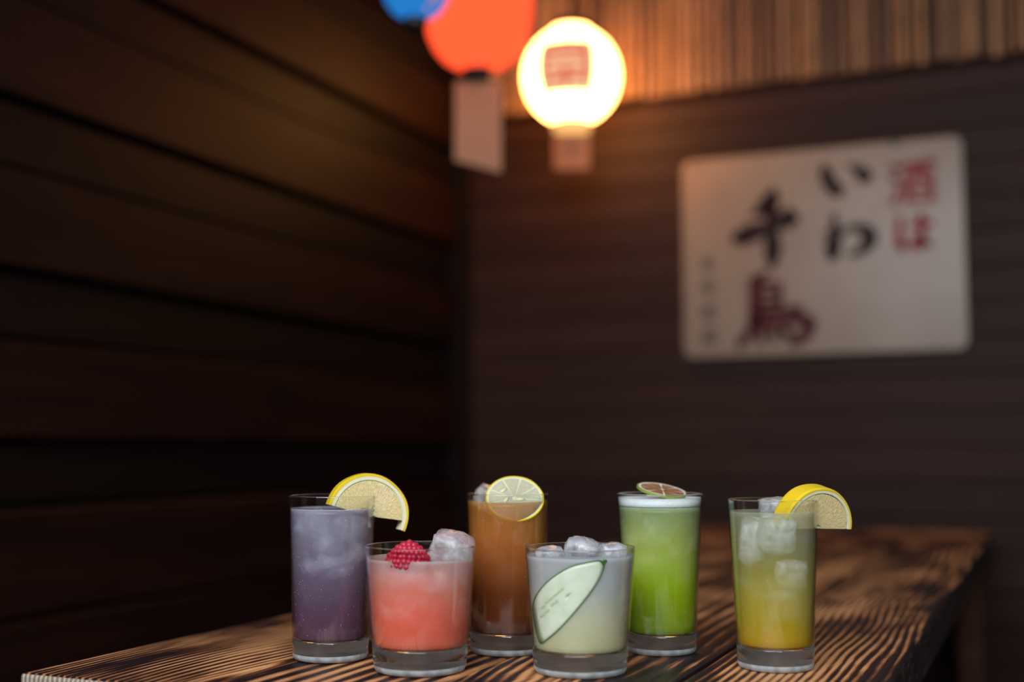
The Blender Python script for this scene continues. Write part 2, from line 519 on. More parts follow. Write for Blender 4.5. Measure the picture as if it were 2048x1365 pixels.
def drink(name, label, cx, cy, rb, rt, H, zb, fill, mat, foam=None, specks=0, seed=1, group=None, gap=0.0002):
    """glass on the table: thick base, thin wall, the drink in it; local X runs along the row of drinks"""
    t = thing(name, label, 'glass', (cx, cy, TABLE_Z + 0.0004), (0, 0, YAW), group)
    R = lambda z: rb + (rt - rb) * z / H            # outer radius
    th = 0.0009
    lip = 0.0015
    e = 0.0030
    base = [(0, 0.0012), (rb * 0.72, 0.0012), (rb * 0.80, 0.0), (rb - e, 0.0), (rb - e * 0.35, e * 0.22), (R(e), e), (R(0.0040), 0.0040), (R(0.0052), 0.0052), (R(zb * 0.6), zb * 0.6), (R(zb), zb), (R(zb) - th * 0.9, zb + 0.0012), (R(zb) - th - 0.004, zb - 0.0004), (rb * 0.5, zb - 0.002), (0, zb - 0.0024)]
    me = lathe_mesh('glass_base', base, 80)
    me.materials.append(M_BASE)
    me.materials.append(M_FOOT_GLINT)
    for p in me.polygons:                                   # foot ring: bright base glints painted in as a milky band
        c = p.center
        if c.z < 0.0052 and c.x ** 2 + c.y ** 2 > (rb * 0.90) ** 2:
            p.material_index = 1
    ob('glass_base', me, None, t)
    wz = [zb + 0.0012, zb + 0.0013, zb + 0.002, H * 0.4, H * 0.7, H - 0.002, H - 0.0011, H - 0.0009]
    prof = [(R(z), z) for z in wz] + [(R(H) - lip / 2 + lip / 2 * math.cos(q), H - 0.0008 + lip / 2 * math.sin(q)) for q in (0.35, 0.8, 1.2, 1.57, 1.94, 2.34, 2.79)] + [(R(z) - th, z) for z in reversed(wz)]
    me = lathe_mesh('glass_wall', prof, 96, True, True)
    me.materials.append(M_WALL)
    me.materials.append(M_BASE)
    for p in me.polygons:                                   # the fire-polished lip is solid glass
        if p.center.z > H - 0.0012:
            p.material_index = 1
    ob('glass_wall', me, None, t)
    ri = lambda z: R(z) - th - gap
    b = zb + 0.0002
    lp = [(0, b - 0.0018), (rb * 0.5, b - 0.0014), (ri(b) - 0.004, b + 0.0004), (ri(b) - 0.001, b + 0.0018)]
    k = 24
    lp += [(ri(b + 0.003 + (fill - b - 0.003) * i / k), b + 0.003 + (fill - b - 0.003) * i / k) for i in range(k + 1)]
    lp += [(ri(fill) - 0.0012, fill - 0.0009), (ri(fill) * 0.6, fill - 0.0012), (0, fill - 0.0012)]
    liq = ob('drink', lathe_mesh('drink', lp, 80), mat, t)
    if foam:
        z0, z1 = foam
        fp = [(0, z0 + 0.0006), (ri(z0) * 0.7, z0 + 0.0004), (ri(z0) - 0.0002, z0 + 0.0002), (ri(z0 + 0.002), z0 + 0.002), (ri(z1), z1), (ri(z1) - 0.001, z1 - 0.0012), (ri(z1) * 0.6, z1 - 0.0022), (0, z1 - 0.0022)]
        ob('foam', lathe_mesh('foam', fp, 64), M_FOAM, t)
    if specks:
        rg = random.Random(seed)
        v, f = [], []
        for _ in range(specks):
            z = zb + 0.004 + (fill - zb - 0.006) * rg.random() ** 0.8
            a = rg.uniform(math.pi, 2 * math.pi)
            c = Vector((ri(z) * math.cos(a), ri(z) * math.sin(a), z))
            s = rg.choice((0.00012, 0.00016, 0.0002, 0.0003))
            bse = len(v)
            for d in ((s, 0, 0), (-s, 0, 0), (0, s, 0), (0, -s, 0), (0, 0, s), (0, 0, -s)):
                v.append(c + Vector(d))
            f += [tuple(bse + q for q in tri) for tri in ((0, 2, 4), (2, 1, 4), (1, 3, 4), (3, 0, 4), (2, 0, 5), (1, 2, 5), (3, 1, 5), (0, 3, 5))]
        sp = ob('bubbles', mesh('bubbles', v, f, True), M_BUBBLE, t)
        sp['kind'] = 'stuff'
    return t

def local(t, x, y, z):
    """point in a glass's own frame to world"""
    c, s = math.cos(YAW), math.sin(YAW)
    return (t.location.x + x * c - y * s, t.location.y + x * s + y * c, t.location.z + z)

def ice(label, t, x, y, z, sx, sy, sz, seed, clear=False, rot=None, group=None):
    rg = random.Random(seed)
    bm = bmesh.new()
    bmesh.ops.create_cube(bm, size=1)
    bmesh.ops.subdivide_edges(bm, edges=list(bm.edges), cuts=5, use_grid_fill=True)
    for v in bm.verts:
        p = v.co * 2
        q = Vector((p.x * math.sqrt(max(0, 1 - p.y ** 2 / 2 - p.z ** 2 / 2 + p.y ** 2 * p.z ** 2 / 3)),
                    p.y * math.sqrt(max(0, 1 - p.z ** 2 / 2 - p.x ** 2 / 2 + p.z ** 2 * p.x ** 2 / 3)),
                    p.z * math.sqrt(max(0, 1 - p.x ** 2 / 2 - p.y ** 2 / 2 + p.x ** 2 * p.y ** 2 / 3))))
        r = p * 0.45 + q * 0.55
        d = mnoise.noise(r * 1.3 + Vector((seed * 3.7, 0, 0))) * 0.16 + mnoise.noise(r * 3.1 + Vector((0, seed * 2.1, 0))) * 0.06
        r = r * (1 + d)
        v.co = Vector((r.x * sx / 2, r.y * sy / 2, r.z * sz / 2))
    me = bpy.data.meshes.new('ice_cube')
    bm.to_mesh(me)
    bm.free()
    me.polygons.foreach_set('use_smooth', [True] * len(me.polygons))
    if rot is None:
        rot = (rg.uniform(-0.5, 0.5), rg.uniform(-0.5, 0.5), rg.uniform(0, 3))
    o = ob('ice_cube', me, M_ICE if clear else M_ICE_IN, None, local(t, x, y, z), rot)
    return tag(o, label, 'ice cube', group)

TALL = 'tall tapered glasses'
ROCK = 'short tapered glasses'
L_PURPLE = liquid_mat('violet_drink', [(0.0, (0.105, 0.038, 0.072)), (0.28, (0.145, 0.078, 0.130)), (0.5, (0.20, 0.140, 0.215)), (0.85, (0.33, 0.295, 0.39)), (1.0, (0.33, 0.30, 0.39))],
                      [(0.0, 0.94), (0.5, 0.80), (1.0, 0.62)], 0.5, (0.56, 0.57, 0.69), 0.4, 1.3)
L_PINK = liquid_mat('pink_drink', [(0.0, (0.66, 0.150, 0.095)), (0.35, (0.82, 0.165, 0.100)), (0.65, (0.84, 0.27, 0.20)), (1.0, (0.86, 0.50, 0.47))],
                    [(0.0, 0.96), (0.55, 0.84), (0.85, 0.64), (1.0, 0.45)], 0.4, (0.88, 0.64, 0.67), 0.35, 4.1)
L_AMBER = liquid_mat('amber_drink', [(0.0, (0.14, 0.036, 0.011)), (0.35, (0.23, 0.060, 0.013)), (0.7, (0.40, 0.128, 0.022)), (1.0, (0.62, 0.26, 0.04))],
                     [(0.0, 0.97), (0.75, 0.93), (0.9, 0.6), (1.0, 0.5)], 0.08, (0.5, 0.3, 0.2), 0.3, 2.2)
L_PALE = liquid_mat('pale_drink', [(0.0, (0.56, 0.53, 0.30)), (0.4, (0.60, 0.60, 0.43)), (0.75, (0.58, 0.60, 0.58)), (1.0, (0.58, 0.59, 0.62))],
                    [(0.0, 0.94), (0.6, 0.85), (1.0, 0.6)], 0.25, (0.72, 0.74, 0.78), 0.4, 5.7)
L_GREEN = liquid_mat('green_drink', [(0.0, (0.21, 0.30, 0.008)), (0.4, (0.34, 0.48, 0.012)), (0.7, (0.43, 0.50, 0.12)), (1.0, (0.36, 0.45, 0.22))],
                     [(0.0, 0.97), (0.6, 0.9), (1.0, 0.72)], 0.3, (0.66, 0.66, 0.42), 0.5, 7.9)
L_YELLOW = liquid_mat('yellow_drink', [(0.0, (0.54, 0.30, 0.014)), (0.2, (0.50, 0.36, 0.022)), (0.45, (0.50, 0.42, 0.065)), (0.75, (0.50, 0.48, 0.22)), (1.0, (0.54, 0.56, 0.36))],
                      [(0.0, 0.93), (0.4, 0.72), (0.7, 0.45), (1.0, 0.34)], 0.2, (0.68, 0.68, 0.62), 0.2, 9.2)

g_purple = drink('tall_glass', 'tall glass of cloudy violet drink with a lemon wedge on its rim', -0.5435, 0.8672, 0.0305, 0.0358, 0.132, 0.0155, 0.1215, L_PURPLE, None, 260, 3, TALL)
g_pink = drink('short_glass', 'short glass of pink drink topped by a raspberry', -0.4511, 0.8492, 0.0356, 0.0438, 0.0955, 0.018, 0.0860, L_PINK, None, 0, 1, ROCK)
g_amber = drink('tall_glass', 'tall glass of amber brown drink with a lemon wheel', -0.4235, 0.9541, 0.0312, 0.0353, 0.1325, 0.0165, 0.1262, L_AMBER, None, 60, 5, TALL)
g_pale = drink('short_glass', 'short glass of pale yellowish drink with a cucumber slice inside', -0.3347, 0.8918, 0.0355, 0.0434, 0.095, 0.0165, 0.0885, L_PALE, None, 40, 7, ROCK, 0.0009)
g_green = drink('tall_glass', 'tall glass of bright green drink with white foam', -0.3047, 1.0062, 0.0293, 0.0364, 0.1325, 0.0155, 0.1212, L_GREEN, (0.1214, 0.1292), 60, 9, TALL)
g_yellow = drink('tall_glass', 'tall glass of pale to golden yellow iced drink', -0.2008, 0.9695, 0.0292, 0.0352, 0.1308, 0.0165, 0.1212, L_YELLOW, None, 50, 11, TALL)

# ice
IG = 'ice cubes in the drinks'
ice('ice cube showing pale behind the middle of the violet drink', g_purple, -0.001, -0.012, 0.086, 0.027, 0.024, 0.025, 1, group=IG)
ice('ice cube under the lemon wedge in the violet drink', g_purple, 0.014, -0.004, 0.105, 0.026, 0.026, 0.024, 2, group=IG)
ice('ice cube at the upper side away from the lemon in the violet drink', g_purple, -0.014, 0.002, 0.108, 0.024, 0.024, 0.024, 3, group=IG)
ice('rounded clear ice lump rising above the rim beside the raspberry', g_pink, 0.0230, 0.002, 0.0885, 0.035, 0.034, 0.035, 4, True, (0.2, 0.25, 0.3), IG)
ice('ice cube just under the surface of the pink drink below the clear lump', g_pink, 0.0165, -0.0180, 0.068, 0.024, 0.020, 0.020, 5, group=IG)
ice('ice cube low in the middle of the pink drink', g_pink, -0.006, -0.019, 0.048, 0.026, 0.024, 0.022, 6, group=IG)
ice('ice piece behind the lemon wheel at the top of the amber drink', g_amber, -0.014, 0.010, 0.1265, 0.030, 0.026, 0.022, 7, True, (0.1, 0.35, 0.2), IG)
ice('clear ice cube standing tallest above the rim of the pale drink', g_pale, 0.002, 0.006, 0.0905, 0.028, 0.024, 0.022, 8, True, (0.1, 0.22, 0.1), IG)
ice('clear ice cube at the surface of the pale drink beyond the cucumber stem end', g_pale, 0.0255, 0.004, 0.0875, 0.023, 0.023, 0.020, 9, True, (0.1, 0.1, 0.6), IG)
ice('clear ice piece at the surface of the pale drink on the pink drink side', g_pale, -0.0235, 0.004, 0.0865, 0.024, 0.024, 0.016, 10, True, (0.1, -0.1, 0.3), IG)
ice('ice cube below the surface beside the cucumber stem end', g_pale, 0.0175, -0.0135, 0.069, 0.024, 0.022, 0.024, 11, group=IG)
ice('ice cube showing dimly high in the green drink', g_green, -0.004, -0.010, 0.100, 0.028, 0.026, 0.026, 12, group=IG)
ice('ice cube with a bright edge a third down the green drink', g_green, -0.006, -0.013, 0.075, 0.024, 0.020, 0.016, 13, group=IG)
ice('large cloudy ice cube near the top of the yellow drink', g_yellow, 0.001, -0.011, 0.1035, 0.030, 0.027, 0.031, 14, rot=(0.1, 0.12, 0.3), group=IG)
ice('bright ice cube halfway down the yellow drink under the lemon', g_yellow, 0.0110, -0.010, 0.073, 0.026, 0.022, 0.022, 15, rot=(0.1, 0.1, 0.1), group=IG)
ice('ice cube lowest in the yellow drink', g_yellow, 0.006, -0.009, 0.048, 0.028, 0.024, 0.024, 16, rot=(0.05, -0.15, 0.2), group=IG)
ice('ice cube at the upper side away from the lemon in the yellow drink', g_yellow, -0.0165, 0.002, 0.098, 0.022, 0.024, 0.036, 17, rot=(0, 0.1, 0.2), group=IG)
ice('clear ice piece breaking the surface of the yellow drink', g_yellow, 0.004, 0.012, 0.1225, 0.026, 0.022, 0.018, 18, True, (0.1, -0.12, 0.2), IG)

# ------------------------------------------------------------------ citrus
def pulp_mat(name, ca, cb, rough=0.25):
    n = NT(name)
    tc = n.n('TexCoord').outputs['Object']
    sep = n.n('SeparateXYZ', Vector=tc)
    ang = n.math('ARCTAN2', sep.outputs[2], sep.outputs[0])
    rad = n.math('SQRT', n.math('ADD', n.math('POWER', sep.outputs[0], 2.0), n.math('POWER', sep.outputs[2], 2.0)))
    ves = n.noise(n.n('CombineXYZ', X=n.math('MULTIPLY', ang, 9.0), Y=n.math('MULTIPLY', rad, 130.0), Z=sep.outputs[1]), 2.4, 3.0, 0.6)
    col = n.ramp(ves, [(0.3, ca), (0.72, cb)])
    return n.surf(n.bsdf(Base_Color=col, Roughness=rough, Normal=n.bump(ves, 0.6, 0.0015), Subsurface_Weight=0.8, Subsurface_Scale=0.004, Subsurface_Radius=(1.0, 0.7, 0.35)))
def rind_mat(name, col):
    n = NT(name)
    tc = n.n('TexCoord').outputs['Object']
    p = n.noise(tc, 700.0, 2.0)
    return n.surf(n.bsdf(Base_Color=col, Roughness=0.36, Normal=n.bump(p, 0.25, 0.0006), Subsurface_Weight=0.3, Subsurface_Scale=0.002, Subsurface_Radius=(1.0, 0.8, 0.2)))
M_LEMON = rind_mat('lemon_rind', (0.80, 0.56, 0.018))
M_PITH = simple('lemon_pith', (0.78, 0.74, 0.50), 0.5, Subsurface_Weight=0.5, Subsurface_Scale=0.002)
M_PULP = pulp_mat('lemon_pulp', (0.60, 0.46, 0.19), (0.88, 0.76, 0.44))
M_PULP_DRY = pulp_mat('lemon_pulp_pale', (0.46, 0.42, 0.27), (0.66, 0.63, 0.47))
M_MEMB = simple('citrus_membrane', (0.72, 0.66, 0.44), 0.4, Subsurface_Weight=0.5, Subsurface_Scale=0.002)
M_LIME_RIND = rind_mat('lime_rind', (0.26, 0.32, 0.06))
M_LIME_PITH = simple('dried_lime_pith', (0.78, 0.78, 0.70), 0.6)
M_LIME_PULP = pulp_mat('dried_lime_pulp', (0.16, 0.062, 0.022), (0.42, 0.20, 0.085), 0.4)
M_SEED = simple('lemon_seed', (0.74, 0.68, 0.38), 0.35)

def sector_mesh(name, r0, r1, a0, a1, t, bulge=0.0, na=None, wob=0.0, seed=0, inner=None):
    """ring sector in the XZ plane, thickness along Y; inner(a) may roughen the inner edge"""
    full = abs(a1 - a0) > 6.28
    na = na or max(6, int(abs(a1 - a0) / 0.10))
    v, f = [], []
    cols = []
    cnt = na if full else na + 1
    for i in range(cnt):
        a = a0 + (a1 - a0) * i / na
        ca, sa = math.cos(a), math.sin(a)
        k = 1 + wob * mnoise.noise(Vector((ca * 1.5 + seed, sa * 1.5, seed)))
        ri = r0 if inner is None else inner(a)
        ring = [(ri, -t / 2), (r1 * k - bulge * 0.35, -t / 2), (r1 * k, -t / 2 + bulge), (r1 * k, t / 2 - bulge), (r1 * k - bulge * 0.35, t / 2), (ri, t / 2)]
        cols.append(range(len(v), len(v) + 6))
        v += [(r * ca, y, r * sa) for r, y in ring]
    m = len(cols)
    for i in range(m if full else m - 1):
        A, B = cols[i], cols[(i + 1) % m]
        for q in range(6):
            q2 = (q + 1) % 6
            f.append((A[q], A[q2], B[q2], B[q]))
    if not full:
        f.append(tuple(cols[0]))
        f.append(tuple(reversed(cols[-1])))
    return mesh(name, v, f)

def citrus(name, label, cat, R, t, a0, a1, nseg, mats, loc, rot, wob=0.02, seeds=(), band=(0.945, 0.875), ragged=0.0, group=None, sd=1, cut=0.0):
    rind, pith, pulp, memb = mats
    c = thing(name, label, cat, loc, rot, group)
    full = a1 - a0 > 6.2
    ob('rind', sector_mesh('rind', R * band[0], R, a0, a1, t, t * 0.12, None, wob, sd), rind, c)
    ob('pith', sector_mesh('pith', R * band[1], R * band[0] * 1.005, a0, a1, t * 0.985, t * 0.03, None, wob, sd), pith, c)
    rg = random.Random(sd)
    rag = (lambda a: R * (0.03 + ragged * abs(mnoise.noise(Vector((a * 3.1, sd, 0))) + 0.35))) if ragged else None
    ob('membrane', sector_mesh('membrane', R * 0.015, R * band[1] * 1.004, a0 + cut, a1, t * 0.80, 0.0, None, wob, sd, rag), memb, c)
    for i in range(nseg):
        b0 = a0 + cut + (a1 - a0 - cut) * i / nseg
        b1 = a0 + cut + (a1 - a0 - cut) * (i + 1) / nseg
        g = 0.045
        gl = 0.0 if (not full and i == 0) else g
        gr = 0.0 if (not full and i == nseg - 1) else g
        rr = (lambda a: R * (0.09 + ragged * abs(mnoise.noise(Vector((a * 3.1, sd, 0))) + 0.35) + 0.02 * rg.random())) if ragged else None
        me = sector_mesh('segment', R * 0.09, R * band[1] * 0.985, b0 + gl, b1 - gr, t * 0.93, t * 0.08, 12, 0.0, sd, rr)
        ob('segment', me, pulp, c)
    for (ra, aa, ro) in seeds:
        ob('seed', lathe_mesh('seed', [(0, -0.0042), (0.0011, -0.003), (0.0016, -0.0005), (0.0012, 0.0022), (0, 0.0042)], 10), M_SEED, c, (ra * R * math.cos(aa), -t * 0.5, ra * R * math.sin(aa)), (0, ro, 0))
    return c

LM = (M_LEMON, M_PITH, M_PULP, M_MEMB)
LW = 'lemon wedges on glass rims'
citrus('lemon_wedge', 'lemon wedge slotted over the rim of the violet drink, ragged inner edge', 'lemon', 0.0350, 0.0125, math.radians(-3), math.radians(183), 1, LM,
       local(g_purple, 0.0283, -0.001, 0.1150), (0, math.radians(20), YAW + math.radians(23)), 0.03, ragged=0.30, cut=0.26, group=LW, sd=3, band=(0.935, 0.85))
citrus('lemon_wedge', 'lemon wedge slotted over the rim of the yellow drink, thick bright peel showing', 'lemon', 0.0328, 0.0175, math.radians(0), math.radians(181), 1, LM,
       local(g_yellow, 0.0302, -0.001, 0.1095), (math.radians(12), math.radians(2), YAW + math.radians(24)), 0.02, group=LW, sd=8, band=(0.94, 0.87))
citrus('lemon_slice', 'thin lemon wheel standing half sunk in the amber drink', 'lemon', 0.0246, 0.0026, 0, 2 * math.pi, 9, (M_LEMON, M_PITH, M_PULP_DRY, M_MEMB),
       local(g_amber, 0.0060, -0.0150, 0.1280), (math.radians(-43), math.radians(4), YAW), 0.02, ((0.5, 2.5, 0.8), (0.2, -0.2, 1.5), (0.3, -2.8, 0.5)), (0.95, 0.90), sd=5)
citrus('lime_slice', 'dried brown lime wheel lying tilted on the green drink', 'lime', 0.0212, 0.0024, 0, 2 * math.pi, 8, (M_LIME_RIND, M_LIME_PITH, M_LIME_PULP, M_LIME_PITH),
       local(g_green, 0.0018, -0.004, 0.1348), (math.radians(-78), math.radians(9), YAW), 0.05, (), (0.955, 0.89), sd=6)

# ------------------------------------------------------------------ raspberry
n = NT('raspberry_flesh')
fr_ = n.n('Fresnel', IOR=1.2)
M_RASP = n.surf(n.bsdf(Base_Color=(0.46, 0.014, 0.045), Roughness=0.4, Subsurface_Weight=0.35, Subsurface_Scale=0.003, Subsurface_Radius=(1.0, 0.25, 0.25)))
M_CORE = simple('raspberry_core', (0.20, 0.006, 0.015), 0.6)
rasp = thing('raspberry', 'red raspberry floating tip up in the pink drink against the glass', 'raspberry', local(g_pink, -0.0082, -0.0243, 0.0765), (math.radians(-4), math.radians(3), YAW))
prof = [(0.0125, 0.000), (0.0155, 0.004), (0.0158, 0.0085), (0.0138, 0.0135), (0.0100, 0.0180), (0.0052, 0.0215), (0.0012, 0.0232)]
ob('core', lathe_mesh('core', [(0, 0.0)] + [(r * 0.86, z) for r, z in prof] + [(0, 0.0226)], 24), M_CORE, rasp)
drm = bpy.data.meshes.new('drupelet')
_bm = bmesh.new()
bmesh.ops.create_icosphere(_bm, subdivisions=2, radius=1.0)
_bm.to_mesh(drm)
_bm.free()
drm.polygons.foreach_set('use_smooth', [True] * len(drm.polygons))
rg = random.Random(2)
for k, (r, z) in enumerate([(0.0122, 0.0012), (0.0152, 0.0046), (0.0156, 0.0082), (0.0142, 0.0118), (0.0117, 0.0151), (0.0086, 0.0181), (0.0050, 0.0206), (0.0012, 0.0226)]):
    cnt = max(1, int(round(2 * math.pi * r / 0.0037))) if r > 0.002 else 2
    for i in range(cnt):
        a = 2 * math.pi * (i + 0.5 * (k % 2)) / cnt + rg.uniform(-0.05, 0.05)
        s = 0.0025 * rg.uniform(0.92, 1.1)
        o = ob('drupelet', drm, M_RASP, rasp, (r * math.cos(a), r * math.sin(a), z + rg.uniform(-0.0003, 0.0003)))
        o.scale = (s, s, s)

# ------------------------------------------------------------------ cucumber slice bent against the inside of the short glass
def cucumber():
    t = g_pale
    Rg = lambda z: 0.0355 + (0.0434 - 0.0355) * z / 0.095 - 0.0009
    c = thing('cucumber_slice', 'long cucumber slice with dark green peel curled inside the pale drink', 'cucumber', t.location, (0, 0, YAW))
    # outline in (x from the glass axis, z), seen square-on; traced as the slice's own shape
    out = [(0.0150, 0.0865), (0.0125, 0.0880), (0.0040, 0.0868), (-0.0080, 0.0838), (-0.0190, 0.0775), (-0.0285, 0.0690), (-0.0350, 0.0590), (-0.0372, 0.0500), (-0.0362, 0.0400), (-0.0338, 0.0290), (-0.0312, 0.0238),
           (-0.0255, 0.0285), (-0.0165, 0.0375), (-0.0060, 0.0495), (0.0035, 0.0610), (0.0105, 0.0705), (0.0150, 0.0785), (0.0163, 0.0835)]
    cl = [(x, z, 0) for x, z in out] + [(out[0][0], out[0][1], 0)]
    pts = [(p[0], p[1]) for p in catmull(cl, 4)][:-1]
    cx = sum(p[0] for p in pts) / len(pts)
    cz = sum(p[1] for p in pts) / len(pts)
    def wrap(x, z, dep):
        r = Rg(z)
        xm = max(-r * 0.985, min(r * 0.985, x))
        y = -math.sqrt(max(1e-8, r * r - xm * xm))
        k = (r - dep) / r
        return Vector((xm * k, y * k, z))
    def slab(name, ring_a, ring_b, d0, d1, mat, cap=True):
        """ring_a outer scale, ring_b inner scale (0 = filled)"""
        v, f = [], []
        levels = [ring_a - (ring_a - ring_b) * i / 8 for i in range(9)] if cap else [ring_a, ring_b]
        for d in (d0, d1):
            for s in levels:
                for (x, z) in pts:
                    v.append(wrap(cx + (x - cx) * s, cz + (z - cz) * s, d))
        m, L = len(pts), len(levels)
        for di in range(2):
            for li in range(L - 1):
                for i in range(m):
                    i2 = (i + 1) % m
                    A, B = (di * L + li) * m, (di * L + li + 1) * m
                    f.append((A + i, A + i2, B + i2, B + i))
        for li in (0, L - 1):
            for i in range(m):
                i2 = (i + 1) % m
                A, B = li * m, (L + li) * m
                f.append((A + i, A + i2, B + i2, B + i))
        return ob(name, mesh(name, v, f, True), mat, c)
    n = NT('cucumber_flesh')
    tc = n.n('TexCoord').outputs['Object']
    a = n.noise(tc, 120.0, 3.0)
    M_F = n.surf(n.bsdf(Base_Color=n.ramp(a, [(0.3, (0.68, 0.77, 0.56)), (0.7, (0.82, 0.88, 0.72))]), Roughness=0.35, Subsurface_Weight=0.6, Subsurface_Scale=0.004, Subsurface_Radius=(0.8, 1, 0.7)))
    M_P = simple('cucumber_peel', (0.060, 0.165, 0.026), 0.35)
    M_S = simple('cucumber_seed', (0.52, 0.62, 0.40), 0.3)
    slab('flesh', 0.964, 0.02, 0.00012, 0.0022, M_F)
    slab('peel', 1.0, 0.962, 0.00006, 0.0024, M_P, False)
    v, f = [], []
    nub = [(0.0142, 0.0865), (0.0162, 0.0880), (0.0180, 0.0882), (0.0186, 0.0868), (0.0174, 0.0852), (0.0160, 0.0835)]
    for d in (0.0002, 0.003):
        v += [wrap(x, z, d) for x, z in nub]
    m = len(nub)
    f.append(tuple(range(m)))
    f.append(tuple(range(m, 2 * m)))
    f += [(i, (i + 1) % m, m + (i + 1) % m, m + i) for i in range(m)]
    ob('stem_end', mesh('stem_end', v, f), M_P, c)
    for (x, z, an) in [(-0.0262, 0.0560, 0.75), (-0.0235, 0.0585, 0.75), (-0.0207, 0.0612, 0.75), (-0.0180, 0.0637, 0.8), (-0.0222, 0.0545, 0.85), (-0.0195, 0.0568, 0.8), (-0.0290, 0.0520, 0.75), (-0.0262, 0.0490, 0.8), (-0.0295, 0.0455, 0.85), (-0.0155, 0.0660, 0.8)]:
        vv, ff = [], []
        for d, sc in ((0.00002, 0.6), (0.0003, 1.0)):
            for k in range(10):
                q = 2 * math.pi * k / 10
                ux, uz = 0.0030 * sc * math.cos(q), 0.0013 * sc * math.sin(q)
                vv.append(wrap(x + ux * math.cos(an) - uz * math.sin(an), z + ux * math.sin(an) + uz * math.cos(an), d))
        ff.append(tuple(range(10)))
        ff += [(k, (k + 1) % 10, 10 + (k + 1) % 10, 10 + k) for k in range(10)]
        ob('seed', mesh('seed', vv, ff), M_S, c)
cucumber()

# ------------------------------------------------------------------ lanterns
def glow(name, col, strength):
    n = NT(name)
    e = n.n('Emission', Color=col, Strength=strength)
    return n.surf(e.outputs[0])
M_GLOW_WHITE = glow('lit_white_paper', (1.0, 0.42, 0.105), 20.0)
M_GLOW_RED = glow('lit_red_paper', (1.0, 0.080, 0.026), 1.8)
M_GLOW_COLLAR = glow('lit_collar', (1.0, 0.50, 0.16), 1.3)
M_INK_RED = glow('lit_red_ink', (1.0, 0.12, 0.10), 0.75)
M_INK_GROUND = glow('lit_ochre_ground', (1.0, 0.66, 0.34), 1.0)
M_GLOW_BLUE = glow('lit_blue_paper', (0.025, 0.27, 0.80), 0.75)
M_PINKMARK = glow('lit_pink_print', (0.75, 0.35, 0.55), 0.6)
M_BLACK = simple('black_lacquer', (0.010, 0.008, 0.008), 0.35)
n = NT('paper_strip')
M_STRIP = n.surf(n.mixsh(0.5, n.n('BsdfDiffuse', Color=(0.58, 0.35, 0.23)).outputs[0], n.n('BsdfTranslucent', Color=(0.85, 0.55, 0.34)).outputs[0]))
M_CORD = simple('cord', (0.02, 0.018, 0.018), 0.8)

def shade_profile(rx, hz, zc, p, top_r, bot_r, ribs):
    pts = []
    m = ribs * 2
    for i in range(m + 1):
        s = -1 + 2 * i / m
        r = rx * (1 - abs(s) ** p) ** (1 / p)
        r = max(r, (bot_r if s < 0 else top_r))
        pts.append((r * (1.0 if i % 2 == 0 else 0.985), zc + s * hz))
    return pts

def strip_mesh(w, h, slant, bend):
    v, f = [], []
    for d in (0.0, 0.0012):
        for j in range(9):
            for i in range(3):
                x = -w / 2 + w * i / 2
                hh = h + slant * (i / 2)
                z = -hh * j / 8
                v.append((x, bend * math.sin(j / 8 * 2.6) + d, z))
    def idx(d, j, i):
        return d * 27 + j * 3 + i
    for d in (0, 1):
        for j in range(8):
            for i in range(2):
                f.append((idx(d, j, i), idx(d, j, i + 1), idx(d, j + 1, i + 1), idx(d, j + 1, i)))
    for j in range(8):
        for i in (0, 2):
            f.append((idx(0, j, i), idx(0, j + 1, i), idx(1, j + 1, i), idx(1, j, i)))
    for j in (0, 8):
        for i in range(2):
            f.append((idx(0, j, i), idx(0, j, i + 1), idx(1, j, i + 1), idx(1, j, i)))
    return mesh('paper_strip', v, f)

CEIL = 2.7
def lantern(name, label, loc, rx, hz, p, mat, ribs, cap_r, bot_mat, strip=None, group=None):
    """loc = centre of the shade"""
    t = thing(name, label, 'lantern', loc, (0, 0, YAW), group)
    ob('shade', lathe_mesh('shade', shade_profile(rx, hz, 0, p, cap_r, cap_r, ribs), 48), mat, t)
    ob('top_ring', lathe_mesh('top_ring', [(0, hz + 0.012), (cap_r * 1.05, hz + 0.012), (cap_r * 1.08, hz - 0.004), (0, hz - 0.004)], 32, False), M_BLACK, t)
    ob('bottom_ring', lathe_mesh('bottom_ring', [(0, -hz - 0.020), (cap_r * 0.8, -hz - 0.020), (cap_r * 1.0, -hz - 0.008), (cap_r * 1.04, -hz + 0.004), (0, -hz + 0.004)], 32), bot_mat, t)
    ob('cord', tube_mesh('cord', [(0, 0, hz + 0.01), (0, 0, CEIL - loc[2])], 0.003, 6), M_CORD, t)
    if strip:
        w, h, sl, dz, bend = strip
        ob('paper_strip', strip_mesh(w, h, sl, bend), M_STRIP, t, (0, 0, -hz - 0.018 - dz))
        ob('thread', tube_mesh('thread', [(0, 0, -hz - 0.018), (0, 0, -hz - 0.019 - dz)], 0.0012, 5), M_CORD, t)
    return t

